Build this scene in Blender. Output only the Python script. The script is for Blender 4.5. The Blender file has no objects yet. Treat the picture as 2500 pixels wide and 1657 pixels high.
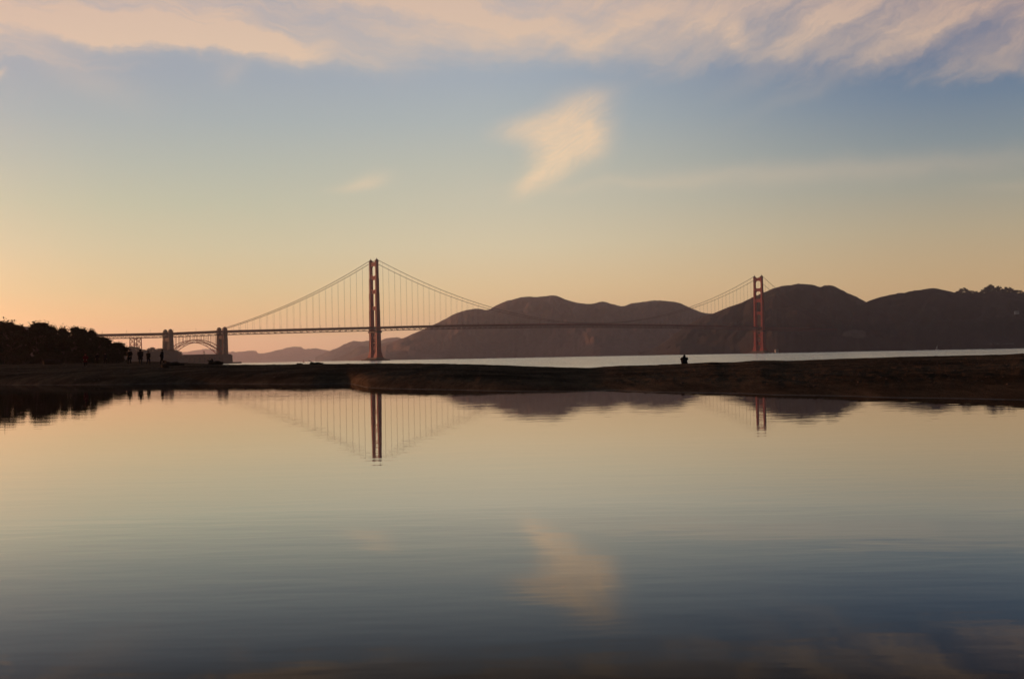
import bpy, bmesh, math, random
from mathutils import Vector, Matrix, noise as mnoise
random.seed(7)
R = math.radians
scene = bpy.context.scene
COL = scene.collection

# ------------------------------------------------------------------ camera
F = 2690.0                                   # focal length in photograph pixels (2500 wide)
CAM_H = 1.2
PITCH, ROLL = R(0.94), R(1.10)
fw = Vector((0, math.cos(PITCH), math.sin(PITCH)))
rx = Vector((1, 0, 0)); up0 = rx.cross(fw)
right = rx * math.cos(ROLL) - up0 * math.sin(ROLL)
upv = rx * math.sin(ROLL) + up0 * math.cos(ROLL)
cam_d = bpy.data.cameras.new('camera'); cam = bpy.data.objects.new('camera', cam_d); COL.objects.link(cam)
cam.matrix_world = Matrix(((right.x, upv.x, -fw.x, 0), (right.y, upv.y, -fw.y, 0), (right.z, upv.z, -fw.z, CAM_H), (0, 0, 0, 1)))
cam_d.sensor_width = 36.0; cam_d.lens = 36.0 * F / 2500.0
cam_d.clip_start = 0.1; cam_d.clip_end = 60000
scene.camera = cam

def pt(px, py, Y):
    """world point at depth Y seen at photograph pixel (px, py)"""
    d = fw * F + right * (px - 1250) - upv * (py - 828.5)
    return Vector((0, 0, CAM_H)) + d * (Y / d.y)
def horizon(px): return 872.6 - 0.0192 * (px - 1250)

# ------------------------------------------------------------------ light
SUN_AZ = R(-55)       # left of the view direction (+Y)
SUN_EL = R(2.0)
sun_dir = Vector((math.sin(SUN_AZ) * math.cos(SUN_EL), math.cos(SUN_AZ) * math.cos(SUN_EL), math.sin(SUN_EL)))
sl = bpy.data.lights.new('sun', 'SUN'); so = bpy.data.objects.new('sun', sl); COL.objects.link(so)
sl.energy = 5.0; sl.angle = R(0.5); sl.color = (1.0, 0.42, 0.2)
so.rotation_euler = (-sun_dir).to_track_quat('-Z', 'Y').to_euler()

world = bpy.data.worlds.new('World'); scene.world = world; world.use_nodes = True
wt = world.node_tree; wt.nodes.clear()
class G:
    """tiny expression builder for shader maths"""
    def __init__(s, t): s.t = t
    def m(s, op, a, b=None, c=None, clamp=False):
        n = s.t.nodes.new('ShaderNodeMath'); n.operation = op; n.use_clamp = clamp
        for i, v in enumerate((a, b, c)):
            if v is None: continue
            if isinstance(v, (int, float)): n.inputs[i].default_value = v
            else: s.t.links.new(v, n.inputs[i])
        return n.outputs[0]
    def ramp(s, f, stops, interp='LINEAR'):
        n = s.t.nodes.new('ShaderNodeValToRGB'); cr = n.color_ramp; cr.interpolation = interp
        while len(cr.elements) < len(stops): cr.elements.new(0.5)
        for e, (p, c) in zip(cr.elements, stops):
            e.position = p; e.color = (c[0], c[1], c[2], 1) if not isinstance(c, (int, float)) else (c, c, c, 1)
        s.t.links.new(f, n.inputs[0]); return n.outputs[0]
    def mix(s, f, a, b, blend='MIX'):
        n = s.t.nodes.new('ShaderNodeMix'); n.data_type = 'RGBA'; n.blend_type = blend
        for k, v in ((0, f), (6, a), (7, b)):
            if isinstance(v, (int, float)): n.inputs[k].default_value = v
            elif isinstance(v, tuple): n.inputs[k].default_value = (*v, 1) if len(v) == 3 else v
            else: s.t.links.new(v, n.inputs[k])
        return n.outputs[2]
    def noise(s, vec, scale, detail=4, rough=0.55, dist=0.0):
        n = s.t.nodes.new('ShaderNodeTexNoise'); s.t.links.new(vec, n.inputs['Vector'])
        n.inputs['Scale'].default_value = scale; n.inputs['Detail'].default_value = detail
        n.inputs['Roughness'].default_value = rough; n.inputs['Distortion'].default_value = dist
        return n.outputs['Fac']
    def comb(s, x, y, z=0.0):
        n = s.t.nodes.new('ShaderNodeCombineXYZ')
        for i, v in enumerate((x, y, z)):
            if isinstance(v, (int, float)): n.inputs[i].default_value = v
            else: s.t.links.new(v, n.inputs[i])
        return n.outputs[0]
    def sep(s, v):
        n = s.t.nodes.new('ShaderNodeSeparateXYZ'); s.t.links.new(v, n.inputs[0]); return n.outputs
def s2l(c):
    return tuple((v / 255 / 12.92) if v / 255 <= 0.04045 else ((v / 255 + 0.055) / 1.055) ** 2.4 for v in c)

g = G(wt)
tc = wt.nodes.new('ShaderNodeTexCoord')
dx, dy, dz = g.sep(tc.outputs['Generated'])[:3]
sky = wt.nodes.new('ShaderNodeTexSky'); sky.sky_type = 'NISHITA'; sky.sun_disc = False
sky.sun_elevation = SUN_EL; sky.sun_rotation = SUN_AZ   # +Y based, clockwise
sky.altitude = 0; sky.air_density = 1.0; sky.dust_density = 1.2; sky.ozone_density = 1.5
# compass angle from the view axis and height above the horizon, in radians
az = g.m('ARCTAN2', dx, dy)
el = g.m('ARCSINE', dz)
ela = g.m('ABSOLUTE', el)
eln = g.m('DIVIDE', ela, R(20), clamp=True)
# dusk colours of the clear sky: warm low band turning to blue-grey, paler towards the sunset side
LEFT = [(0.5, (242, 187, 133)), (2.4, (234, 198, 140)), (3.6, (220, 200, 150)), (5.8, (205, 200, 165)), (7.9, (189, 195, 170)), (10.0, (176, 187, 176)), (12.1, (164, 178, 180)), (14.2, (158, 170, 180)), (19, (152, 162, 180))]
MIDDLE = [(0.5, (250, 196, 148)), (2.4, (240, 202, 150)), (3.6, (236, 206, 158)), (5.8, (222, 208, 174)), (7.9, (206, 201, 178)), (10.0, (192, 194, 180)), (12.1, (177, 186, 185)), (14.2, (165, 177, 187)), (19, (158, 168, 184))]
RIGHT = [(0.5, (225, 182, 128)), (2.4, (215, 178, 128)), (3.6, (205, 176, 132)), (5.8, (186, 172, 142)), (7.9, (162, 163, 150)), (10.0, (134, 148, 154)), (12.1, (112, 133, 154)), (14.2, (94, 119, 150)), (19, (80, 106, 142))]
west, middle, east = [g.ramp(eln, [(e_ / 20, s2l(c_)) for e_, c_ in S_]) for S_ in (LEFT, MIDDLE, RIGHT)]
def smooth(x): return g.m('MULTIPLY', g.m('MULTIPLY', x, x), g.m('MULTIPLY_ADD', x, -2.0, 3.0))
w1 = smooth(g.m('MULTIPLY_ADD', az, 1 / R(26), 23 / 26, clamp=True)); w2 = smooth(g.m('MULTIPLY_ADD', az, 1 / R(27), 0.10, clamp=True))
azn = g.m('MULTIPLY_ADD', az, 1.0 / R(56), 0.42, clamp=True)
azn = g.m('SMOOTH_MIN', azn, 1.0, 0.1)
azp = g.m('POWER', azn, 3.6)
clear = g.mix(w2, g.mix(w1, west, middle), east)
# blend the analytic sky in, away from the camera's half of the sky it takes over completely
skyc = g.mix(1.0, sky.outputs[0], (0.06, 0.06, 0.06), 'MULTIPLY')
fwd = g.m('MULTIPLY_ADD', dy, 2.4, -0.1, clamp=True)
fwd = g.m('MULTIPLY', fwd, g.m('MULTIPLY_ADD', az, -1.43, 1.86, clamp=True))
zen = g.m('MULTIPLY_ADD', g.m('DIVIDE', g.m('SUBTRACT', ela, R(22)), R(45), clamp=True), -0.65, 1.0)   # dusk sky deepens overhead
clear = g.mix(1.0, clear, g.comb(zen, zen, zen), 'MULTIPLY')
clear = g.mix(g.m('MULTIPLY', fwd, 0.94), skyc, clear)
# afterglow round the place where the sun stands, left of the picture
sdot = g.m('ADD', g.m('ADD', g.m('MULTIPLY', dx, sun_dir.x), g.m('MULTIPLY', dy, sun_dir.y)), g.m('MULTIPLY', dz, sun_dir.z))
glow = g.m('MULTIPLY', g.m('POWER', g.m('MAXIMUM', sdot, 0.0), 14.0), g.m('POWER', g.m('SUBTRACT', 1.0, ela, clamp=True), 4.0))
clear = g.mix(glow, clear, (1.2, 0.6, 0.28), 'ADD')

# clouds: tangent coordinates of the direction, in photograph-like units (1 = 100 px at focal length)
ysafe = g.m('MAXIMUM', dy, 0.15)
U0 = g.m('MULTIPLY', g.m('DIVIDE', dx, ysafe), F / 100)
V0 = g.m('MULTIPLY', g.m('DIVIDE', dz, ysafe), F / 100)
def uv(px, py):
    d = fw * F + right * (px - 1250) - upv * (py - 828.5)
    return d.x / d.y * F / 100, d.z / d.y * F / 100
P0 = g.comb(U0, V0)
wa = g.noise(P0, 0.55, 5, 0.6); wb = g.noise(g.comb(g.m('ADD', U0, 31.0), V0), 0.55, 5, 0.6)
U = g.m('ADD', U0, g.m('MULTIPLY', g.m('SUBTRACT', wa, 0.5), 1.5))
V = g.m('ADD', V0, g.m('MULTIPLY', g.m('SUBTRACT', wb, 0.5), 1.1))
def streaks(ang, sl_, sc_, seed, det=6, rough=0.62):
    c_, s_ = math.cos(ang), math.sin(ang)
    a = g.m('ADD', g.m('MULTIPLY', U, c_), g.m('MULTIPLY', V, s_))
    b = g.m('SUBTRACT', g.m('MULTIPLY', V, c_), g.m('MULTIPLY', U, s_))
    return g.noise(g.comb(g.m('MULTIPLY', a, sl_), g.m('MULTIPLY', b, sc_), seed), 1.0, det, rough)
def blob(px, py, ra, rb, ang, amp, U=U, V=V):
    u0, v0 = uv(px, py); c_, s_ = math.cos(R(ang)), math.sin(R(ang))
    du = g.m('SUBTRACT', U, u0); dv = g.m('SUBTRACT', V, v0)
    a = g.m('DIVIDE', g.m('ADD', g.m('MULTIPLY', du, c_), g.m('MULTIPLY', dv, s_)), ra / 100)
    b = g.m('DIVIDE', g.m('SUBTRACT', g.m('MULTIPLY', dv, c_), g.m('MULTIPLY', du, s_)), rb / 100)
    q = g.m('ADD', g.m('MULTIPLY', a, a), g.m('MULTIPLY', b, b))
    return g.m('MULTIPLY', g.m('POWER', 2.718, g.m('MULTIPLY', q, -1.0)), amp)
def total(xs):
    r = xs[0]
    for x in xs[1:]: r = g.m('ADD', r, x)
    return r
fine_l = streaks(R(-9), 0.16, 1.1, 3.0)
fine_r = streaks(R(28), 0.22, 0.9, 9.0)
lr = g.m('MULTIPLY_ADD', U0, 0.09, 0.42, clamp=True)
fine = g.m('ADD', g.m('MULTIPLY', fine_l, g.m('SUBTRACT', 1.0, lr)), g.m('MULTIPLY', fine_r, lr))
finer = g.m('ADD', g.m('MULTIPLY', streaks(R(-14), 0.5, 3.6, 41.0, 8, 0.72), g.m('SUBTRACT', 1.0, lr)), g.m('MULTIPLY', streaks(R(33), 0.6, 2.8, 53.0, 8, 0.72), lr))
# main veil above about fifteen degrees
edge = g.m('SUBTRACT', V, 7.72)
edge = g.m('ADD', edge, g.m('MULTIPLY', g.m('SUBTRACT', fine, 0.5), 2.6))
edge = g.m('ADD', edge, g.m('MULTIPLY', U0, 0.035))
veil = g.m('MULTIPLY', g.ramp(g.m('MULTIPLY_ADD', edge, 0.5, 0.45, clamp=True), [(0, 0.0), (0.5, 0.5), (1, 1)], 'EASE'), 0.78)
veil = g.m('MULTIPLY', veil, g.m('MULTIPLY_ADD', g.m('ADD', fine, g.m('MULTIPLY', finer, 0.7)), 1.7, -0.55))
lobes = total([blob(60, 60, 420, 42, -4, 0.55), blob(520, 95, 330, 34, -9, 0.75), blob(1050, 85, 260, 26, -10, 0.35),
               blob(1180, 40, 330, 40, -14, 0.40), blob(1500, 70, 300, 60, 0, 0.30), blob(1810, 85, 35, 42, 40, 0.45),
               blob(1960, 110, 170, 26, 30, 0.25), blob(2300, 60, 300, 24, 24, 0.45), blob(2480, 155, 70, 14, -8, 0.22),
               blob(0, 190, 22, 13, 10, 0.6), blob(180, 170, 160, 40, -25, 0.18), blob(560, 175, 30, 25, 60, 0.16)])
lobes = g.m('MULTIPLY', lobes, g.m('MULTIPLY_ADD', g.m('ADD', fine, finer), 1.1, -0.1))
Us = g.m('ADD', U0, g.m('MULTIPLY', g.m('SUBTRACT', wa, 0.5), 0.40))
Vs = g.m('ADD', V0, g.m('MULTIPLY', g.m('SUBTRACT', wb, 0.5), 0.30))
wing_n = g.m('MULTIPLY_ADD', streaks(R(30), 1.0, 5.0, 17.0, 8, 0.7), 1.5, 0.36)
k = dict(U=Us, V=Vs)
wing = total([blob(1415, 312, 72, 66, 40, 0.62, **k), blob(1362, 396, 100, 30, 36, 0.72, **k), blob(1352, 348, 62, 34, 30, 0.46, **k), blob(1312, 316, 84, 30, 4, 0.62, **k),
              blob(1400, 262, 100, 26, 20, 0.36, **k), blob(1445, 355, 40, 40, 40, 0.30, **k), blob(1298, 438, 44, 13, 42, 0.35, **k)])
wing = g.m('MULTIPLY', wing, wing_n)
wing = g.ramp(g.m('MULTIPLY', wing, 1.0), [(0.02, 0.0), (0.35, 0.45), (0.95, 1.0)], 'LINEAR')
wing = g.m('MULTIPLY', wing, g.m('MULTIPLY_ADD', streaks(R(24), 1.6, 8.0, 23.0, 8, 0.75), 1.1, 0.34))
small = total([blob(900, 442, 52, 17, 12, 0.26, **k), blob(870, 455, 60, 12, 6, 0.2, **k)])
bands = total([blob(1950, 425, 420, 28, 2, 0.13, U0, V0), blob(2300, 400, 420, 30, 2, 0.09), blob(2480, 455, 120, 12, 0, 0.10, U0, V0), blob(1550, 445, 300, 18, 3, 0.12)])
cl = g.m('MINIMUM', total([veil, lobes, wing, small, bands]), 0.97)
front = g.m('MULTIPLY', g.m('GREATER_THAN', dz, 0.0), g.m('MULTIPLY_ADD', dy, 4.0, -1.0, clamp=True))
cl = g.m('MULTIPLY', cl, front)
cl = g.m('MULTIPLY', cl, g.m('MULTIPLY_ADD', V0, -0.12, 2.5, clamp=True))
hi = g.m('MULTIPLY_ADD', V0, 0.22, -1.0, clamp=True)
cloud_w = g.mix(hi, s2l((240, 212, 176)), s2l((214, 187, 168)))
cloud_e = g.mix(hi, s2l((200, 176, 152)), s2l((162, 136, 136)))
cloud_c = g.mix(azp, cloud_w, cloud_e)
skyall = g.mix(cl, clear, cloud_c)
bg = wt.nodes.new('ShaderNodeBackground'); wt.links.new(skyall, bg.inputs[0]); bg.inputs[1].default_value = 1.0
wo = wt.nodes.new('ShaderNodeOutputWorld'); wt.links.new(bg.outputs[0], wo.inputs[0])
world.cycles.sampling_method = 'AUTOMATIC'

vs = scene.view_settings; vs.view_transform = 'Standard'; vs.look = 'None'; vs.gamma = 1; vs.exposure = 0; vs.use_curve_mapping = False
scene.cycles.volume_bounces = 1
scene.cycles.max_bounces = 6; scene.cycles.transparent_max_bounces = 8

# ------------------------------------------------------------------ helpers
def tag(o, label=None, cat=None, group=None, kind=None):
    if label: o['label'] = label
    if cat: o['category'] = cat
    if group: o['group'] = group
    if kind: o['kind'] = kind
    return o
def mat(name, col, rough=0.9, var=0.25, scale=3.0, bump=0.0, bscale=None, metallic=0.0, coords='Object', col2=None, spec=0.3, detail=6, stretch=(1, 1, 1)):
    m = bpy.data.materials.new(name); m.use_nodes = True; t = m.node_tree; gg = G(t)
    p = t.nodes['Principled BSDF']; c = t.nodes.new('ShaderNodeTexCoord')
    mp = t.nodes.new('ShaderNodeMapping'); mp.inputs['Scale'].default_value = stretch
    t.links.new(c.outputs[coords], mp.inputs[0]); v = mp.outputs[0]
    n = gg.noise(v, scale, detail, 0.65)
    b = col2 if col2 else tuple(x * (1 - var) for x in col)
    t.links.new(gg.mix(gg.m('MULTIPLY_ADD', n, 3.0, -1.0, clamp=True), b, tuple(min(1, x * (1 + (0 if col2 else var))) for x in col)), p.inputs['Base Color'])
    p.inputs['Roughness'].default_value = rough; p.inputs['Metallic'].default_value = metallic
    p.inputs['Specular IOR Level'].default_value = spec
    if bump:
        bn = t.nodes.new('ShaderNodeBump'); bn.inputs['Distance'].default_value = bump; bn.inputs['Strength'].default_value = 1
        t.links.new(gg.noise(v, bscale or scale * 3, 6, 0.6), bn.inputs['Height']); t.links.new(bn.outputs[0], p.inputs['Normal'])
    return m

class MB:
    def __init__(s): s.v = []; s.f = []
    def add(s, vs_, fs): o = len(s.v); s.v += [tuple(v) for v in vs_]; s.f += [tuple(i + o for i in f) for f in fs]; return s
    def frustum(s, c0, a0, b0, c1, a1, b1, X=Vector((1, 0, 0)), Yv=Vector((0, 1, 0))):
        """tapered box from centre c0 (half sizes a0 along X, b0 along Yv) to c1"""
        v = []
        for c, a, b in ((c0, a0, b0), (c1, a1, b1)):
            c = Vector(c)
            v += [c - X * a - Yv * b, c + X * a - Yv * b, c + X * a + Yv * b, c - X * a + Yv * b]
        return s.add(v, [(3, 2, 1, 0), (4, 5, 6, 7), (0, 1, 5, 4), (1, 2, 6, 5), (2, 3, 7, 6), (3, 0, 4, 7)])
    def box(s, c, hx, hy, hz, X=Vector((1, 0, 0)), Yv=Vector((0, 1, 0))):
        c = Vector(c); z = Vector((0, 0, hz)); return s.frustum(c - z, hx, hy, c + z, hx, hy, X, Yv)
    def bar(s, a, b, w, h=None):
        a = Vector(a); b = Vector(b); d = (b - a).normalized(); h = h or w
        q = Vector((0, 0, 1)) if abs(d.z) < 0.9 else Vector((1, 0, 0))
        x = d.cross(q).normalized(); y = x.cross(d).normalized()
        return s.frustum(a, w / 2, h / 2, b, w / 2, h / 2, x, y)
    def tube(s, pts, rad, n=8, cap=True):
        pts = [Vector(p) for p in pts]; rr = rad if isinstance(rad, (list, tuple)) else [rad] * len(pts)
        o = len(s.v); px = None
        for i, p in enumerate(pts):
            d = (pts[min(i + 1, len(pts) - 1)] - pts[max(i - 1, 0)]).normalized()
            q = px if px is not None else (Vector((0, 0, 1)) if abs(d.z) < 0.9 else Vector((1, 0, 0)))
            x = (q - d * q.dot(d)).normalized(); px = x; y = d.cross(x)
            for k_ in range(n):
                t = 2 * math.pi * k_ / n; s.v.append(tuple(p + (x * math.cos(t) + y * math.sin(t)) * rr[i]))
        for i in range(len(pts) - 1):
            for k_ in range(n):
                a = o + i * n + k_; b = o + i * n + (k_ + 1) % n; s.f.append((a, b, b + n, a + n))
        if cap:
            s.f.append(tuple(o + k_ for k_ in reversed(range(n)))); e = o + (len(pts) - 1) * n; s.f.append(tuple(e + k_ for k_ in range(n)))
        return s
    def loft(s, rings):
        """rings: list of (centre, rx, ry) ellipses about Z"""
        n = 14; o = len(s.v)
        for c, a, b in rings:
            for k_ in range(n):
                t = 2 * math.pi * k_ / n; s.v.append((c[0] + a * math.cos(t), c[1] + b * math.sin(t), c[2]))
        for i in range(len(rings) - 1):
            for k_ in range(n):
                a = o + i * n + k_; b = o + i * n + (k_ + 1) % n; s.f.append((a, b, b + n, a + n))
        s.f.append(tuple(o + k_ for k_ in reversed(range(n)))); e = o + (len(rings) - 1) * n; s.f.append(tuple(e + k_ for k_ in range(n)))
        return s
    def build(s, name, m, parent=None, smooth=False):
        me = bpy.data.meshes.new(name); me.from_pydata(s.v, [], s.f); me.update()
        if smooth:
            for p in me.polygons: p.use_smooth = True
        me.materials.append(m); o = bpy.data.objects.new(name, me); COL.objects.link(o)
        if parent: o.parent = parent
        return o
def empty(name, loc, rz=0):
    o = bpy.data.objects.new(name, None); COL.objects.link(o); o.location = loc; o.rotation_euler.z = rz; o.empty_display_size = 0.3; return o
def children(o): return [c for c in bpy.data.objects if c.parent == o]
def copy_tree(o, parent=None):
    c = o.copy(); COL.objects.link(c); c.parent = parent
    for ch in children(o): copy_tree(ch, c)
    return c
def interp(xs, x):
    if x <= xs[0][0]: return xs[0][1]
    for (a, b), (c, d) in zip(xs, xs[1:]):
        if x <= c:
            t = (x - a) / (c - a); return b + (d - b) * t
    return xs[-1][1]
def sinterp(xs, x):
    """Catmull-Rom"""
    if x <= xs[0][0]: return xs[0][1]
    if x >= xs[-1][0]: return xs[-1][1]
    for i in range(len(xs) - 1):
        if x <= xs[i + 1][0]:
            x0, y0 = xs[max(i - 1, 0)]; x1, y1 = xs[i]; x2, y2 = xs[i + 1]; x3, y3 = xs[min(i + 2, len(xs) - 1)]
            h = x2 - x1; t = (x - x1) / h
            m1 = (y2 - y0) / (x2 - x0) * h; m2 = (y3 - y1) / (x3 - x1) * h
            return (2*t**3-3*t**2+1)*y1 + (t**3-2*t**2+t)*m1 + (-2*t**3+3*t**2)*y2 + (t**3-t**2)*m2
def fbm(x, y, z=0.0, o=5, h=0.9): return mnoise.fractal(Vector((x, y, z)), h, 2.1, o)

# ------------------------------------------------------------------ materials
M = {}
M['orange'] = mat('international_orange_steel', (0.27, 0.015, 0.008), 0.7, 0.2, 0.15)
M['orange_dark'] = mat('dark_orange_steel', (0.07, 0.012, 0.009), 0.8, 0.25, 0.2)  # darker tone of the bridge orange for deck, trusses, cables and fittings
M['concrete'] = mat('pale_weathered_concrete', (0.10, 0.072, 0.056), 0.95, 0.25, 0.12)
M['brick'] = mat('old_red_brick', (0.08, 0.045, 0.034), 0.95, 0.25, 0.25)
M['asphalt'] = mat('asphalt', (0.05, 0.05, 0.05), 0.95, 0.1, 0.5)
M['grass_hill'] = None
M['leaf'] = mat('dark_cypress_foliage', (0.020, 0.024, 0.011), 0.95, 0.4, 0.6, spec=0.05)
M['leaf_far'] = mat('far_eucalyptus_foliage', (0.03, 0.034, 0.02), 0.95, 0.3, 0.1, spec=0.05)
M['scrub'] = mat('dark_dune_scrub', (0.030, 0.028, 0.016), 0.95, 0.4, 1.2, spec=0.05)
M['bark'] = mat('grey_brown_bark', (0.05, 0.035, 0.025), 0.95, 0.3, 3)
M['wood'] = mat('weathered_driftwood', (0.035, 0.026, 0.019), 0.95, 0.3, 6, spec=0.1)
M['white'] = mat('white_paint', (0.7, 0.66, 0.6), 0.6, 0.08, 1)
M['glass'] = mat('dark_window_glass', (0.03, 0.035, 0.04), 0.1, 0.1, 1, spec=0.6)
M['roof'] = mat('grey_roofing', (0.10, 0.08, 0.075), 0.9, 0.2, 0.5)
M['skin'] = mat('skin', (0.36, 0.21, 0.14), 0.6, 0.1, 8)
M['hair'] = mat('dark_hair', (0.015, 0.01, 0.008), 0.7, 0.3, 30)
def cloth(n, c): return mat(n, c, 0.95, 0.15, 20, spec=0.1)

def hill_material(name, grass, rock_haze, foot_top, patches=()):
    m = bpy.data.materials.new(name); m.use_nodes = True; t = m.node_tree; gg = G(t); p = t.nodes['Principled BSDF']
    c = t.nodes.new('ShaderNodeTexCoord'); v = c.outputs['Object']; x, y, z = gg.sep(v)[:3]
    n1 = gg.noise(v, 0.004, 8, 0.65); n2 = gg.noise(v, 0.03, 6, 0.7)
    g1 = gg.mix(gg.m('MULTIPLY_ADD', n2, 3.0, -1.0, clamp=True), tuple(k_ * 0.55 for k_ in grass), tuple(k_ * 1.4 for k_ in grass))
    scrub = gg.m('MULTIPLY_ADD', n1, 8.0, -3.9, clamp=True)
    g1 = gg.mix(gg.m('MULTIPLY', scrub, 0.65), g1, (0.022, 0.024, 0.013))
    hz = gg.m('SUBTRACT', z, gg.m('MULTIPLY', gg.m('SUBTRACT', n1, 0.5), foot_top * 1.4))
    f = gg.m('SUBTRACT', 1.0, gg.m('DIVIDE', hz, foot_top), clamp=True)
    r1 = gg.mix(gg.m('MULTIPLY_ADD', n2, 3.0, -1.0, clamp=True), tuple(k_ * 0.6 for k_ in rock_haze), rock_haze)  # rock tone at the foot; on the middle hill it also paints low haze
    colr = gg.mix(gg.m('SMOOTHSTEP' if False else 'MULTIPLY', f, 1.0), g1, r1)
    for (qx, qy, qz, sx, sz, cc) in patches:
        a = gg.m('DIVIDE', gg.m('SUBTRACT', x, qx), sx); b = gg.m('DIVIDE', gg.m('SUBTRACT', z, qz), sz)
        q = gg.m('ADD', gg.m('MULTIPLY', a, a), gg.m('MULTIPLY', b, b))
        q = gg.m('ADD', q, gg.m('MULTIPLY', gg.m('SUBTRACT', n2, 0.5), 3.0))
        colr = gg.mix(gg.m('MULTIPLY_ADD', q, -1.3, 1.6, clamp=True), colr, cc)
    t.links.new(colr, p.inputs['Base Color']); p.inputs['Roughness'].default_value = 1.0; p.inputs['Specular IOR Level'].default_value = 0.05
    return m

# ------------------------------------------------------------------ water
def water_material(name, deep, rough, layers):
    m = bpy.data.materials.new(name); m.use_nodes = True; t = m.node_tree; gg = G(t); p = t.nodes['Principled BSDF']
    t.nodes.remove(p); out = [n for n in t.nodes if n.type == 'OUTPUT_MATERIAL'][0]
    df = t.nodes.new('ShaderNodeBsdfDiffuse'); df.inputs['Color'].default_value = (*deep, 1)
    gl = t.nodes.new('ShaderNodeBsdfGlossy'); gl.inputs['Roughness'].default_value = rough
    fr = t.nodes.new('ShaderNodeFresnel'); fr.inputs['IOR'].default_value = 1.333
    # Fresnel steepened to paint in reflection contrast: dark looking down, bright towards grazing view
    fac = gg.ramp(fr.outputs[0], [(0.0, 0.0), (0.10, 0.03), (0.19, 0.050), (0.30, 0.37), (0.45, 0.82), (0.62, 0.94), (1.0, 1.0)])
    mx = t.nodes.new('ShaderNodeMixShader'); t.links.new(fac, mx.inputs[0]); t.links.new(df.outputs[0], mx.inputs[1]); t.links.new(gl.outputs[0], mx.inputs[2]); t.links.new(mx.outputs[0], out.inputs['Surface'])
    c = t.nodes.new('ShaderNodeTexCoord'); prev = None
    for (sx, sy, det, dist) in layers:
        mp = t.nodes.new('ShaderNodeMapping'); mp.inputs['Scale'].default_value = (sx, sy, 1); mp.inputs['Rotation'].default_value = (0, 0, R(7))
        t.links.new(c.outputs['Object'], mp.inputs[0])
        n = gg.noise(mp.outputs[0], 1.0, det, 0.5)
        b = t.nodes.new('ShaderNodeBump'); b.inputs['Distance'].default_value = dist; b.inputs['Strength'].default_value = 1.0
        t.links.new(n, b.inputs['Height'])
        if prev: t.links.new(prev.outputs[0], b.inputs['Normal'])
        prev = b
    mp = t.nodes.new('ShaderNodeMapping'); mp.inputs['Scale'].default_value = (0.03, 0.12, 1) if rough < .05 else (0.002, 0.012, 1); t.links.new(c.outputs['Object'], mp.inputs[0])
    t.links.new(gg.m('MULTIPLY_ADD', gg.noise(mp.outputs[0], 1.0, 4, 0.6), 0.008 if rough < .05 else 0.3, -0.004 if rough < .05 else -0.02, clamp=True), gl.inputs['Roughness'])
    for n in (df, gl, fr): t.links.new(prev.outputs[0], n.inputs['Normal'])
    return m
M['pond'] = water_material('still_lagoon_water', (0.002, 0.003, 0.006), 0.0, [(0.18, 0.6, 1, 0.0014), (0.8, 2.6, 1, 0.0010), (2.4, 7.0, 1, 0.00048)])
M['bay'] = water_material('rippled_bay_water', (0.012, 0.018, 0.024), 0.12, [(0.12, 0.35, 3, 0.40), (1.0, 2.5, 2, 0.03)])

# ------------------------------------------------------------------ terrain: the sand spit between the lagoon and the bay
SHORE = [(-1500, 930), (-400, 940), (0, 939.6), (300, 938.4), (420, 936), (600, 937), (760, 938), (845, 936), (870, 940), (900, 946), (1000, 949.5),
         (1105, 951.5), (1260, 955), (1411, 955.5), (1500, 953), (1600, 957), (1790, 960), (1900, 964), (2060, 966.5), (2160, 970), (2300, 972), (2500, 976), (3200, 990), (4200, 1000)]
CRESTD = [(-1500, 150), (0, 135), (400, 128), (560, 118), (1000, 106), (1300, 104), (1450, 104), (1670, 99), (2100, 86), (2500, 70), (4200, 48)]
CRESTY = [(-1500, 905), (0, 893), (300, 890.5), (480, 888.3), (560, 890), (680, 889.6), (760, 888.6), (860, 887.6), (1000, 886.8), (1100, 888), (1200, 890.5), (1300, 894), (1400, 897), (1450, 897), (1500, 893),
          (1560, 891.5), (1600, 890.5), (1670, 887.5), (1740, 883.8), (1780, 884), (1850, 880), (1930, 879.6), (2000, 877.6), (2100, 874), (2200, 871), (2350, 868), (2450, 865), (2500, 862), (4200, 828)]
def shore_d(px): return CAM_H * F / (sinterp(SHORE, px) - horizon(px))
def crest(px):
    d = sinterp(CRESTD, px); p = pt(px, sinterp(CRESTY, px), d); return d, p.z
def spit_z(px, Y):
    dS = shore_d(px); dC, zC = crest(px); X = (px - 1250) / F * Y
    bay = 22.0 + max(0.0, (520 - px)) * 1.6            # the land widens to the left
    if Y < dS: z = -(dS - Y) * 0.09
    elif Y <= dC:
        t = (Y - dS) / (dC - dS); z = zC * (0.30 * (1 - math.exp(-t * 16)) + 0.70 * (t ** 0.75 if t < 1 else 1)) + 0.13 * (1 - math.exp(-t * 22)) * (1 - t)
    else:
        t = (Y - dC) / bay; z = zC - (zC + 1.2) * max(0, t) ** 1.6 if px > 520 else zC + 0.0045 * (Y - dC) * min(1, (520 - px) / 150) - 4.0 * max(0, t - 0.9)
    k_ = max(0.0, min(1.0, (Y - dS) / 6.0))
    low = max(0.0, min(1.0, (Y - dS) / (dC - dS))) if Y <= dC else 1.0
    bumps = fbm(X * 0.22, Y * 0.22, 1.3) * 0.045 + fbm(X * 1.1, Y * 1.1, 4.0) * 0.030 + fbm(X * 3.7, Y * 2.4, 9.0) * 0.016 + abs(fbm(X * 0.07, Y * 0.15, 7)) * 0.10 * (1 - low) * (.3 + .7 * max(0, min(1, (px - 800) / 260)))
    cr = fbm(X * 0.9, 3.1, 2.2) * 0.030 + fbm(X * 4.0, 1.0, 5.0) * 0.010
    return z + k_ * (bumps * (0.35 + 0.65 * min(1, abs(Y - dC) / 8)) + cr * 0.7)
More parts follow.
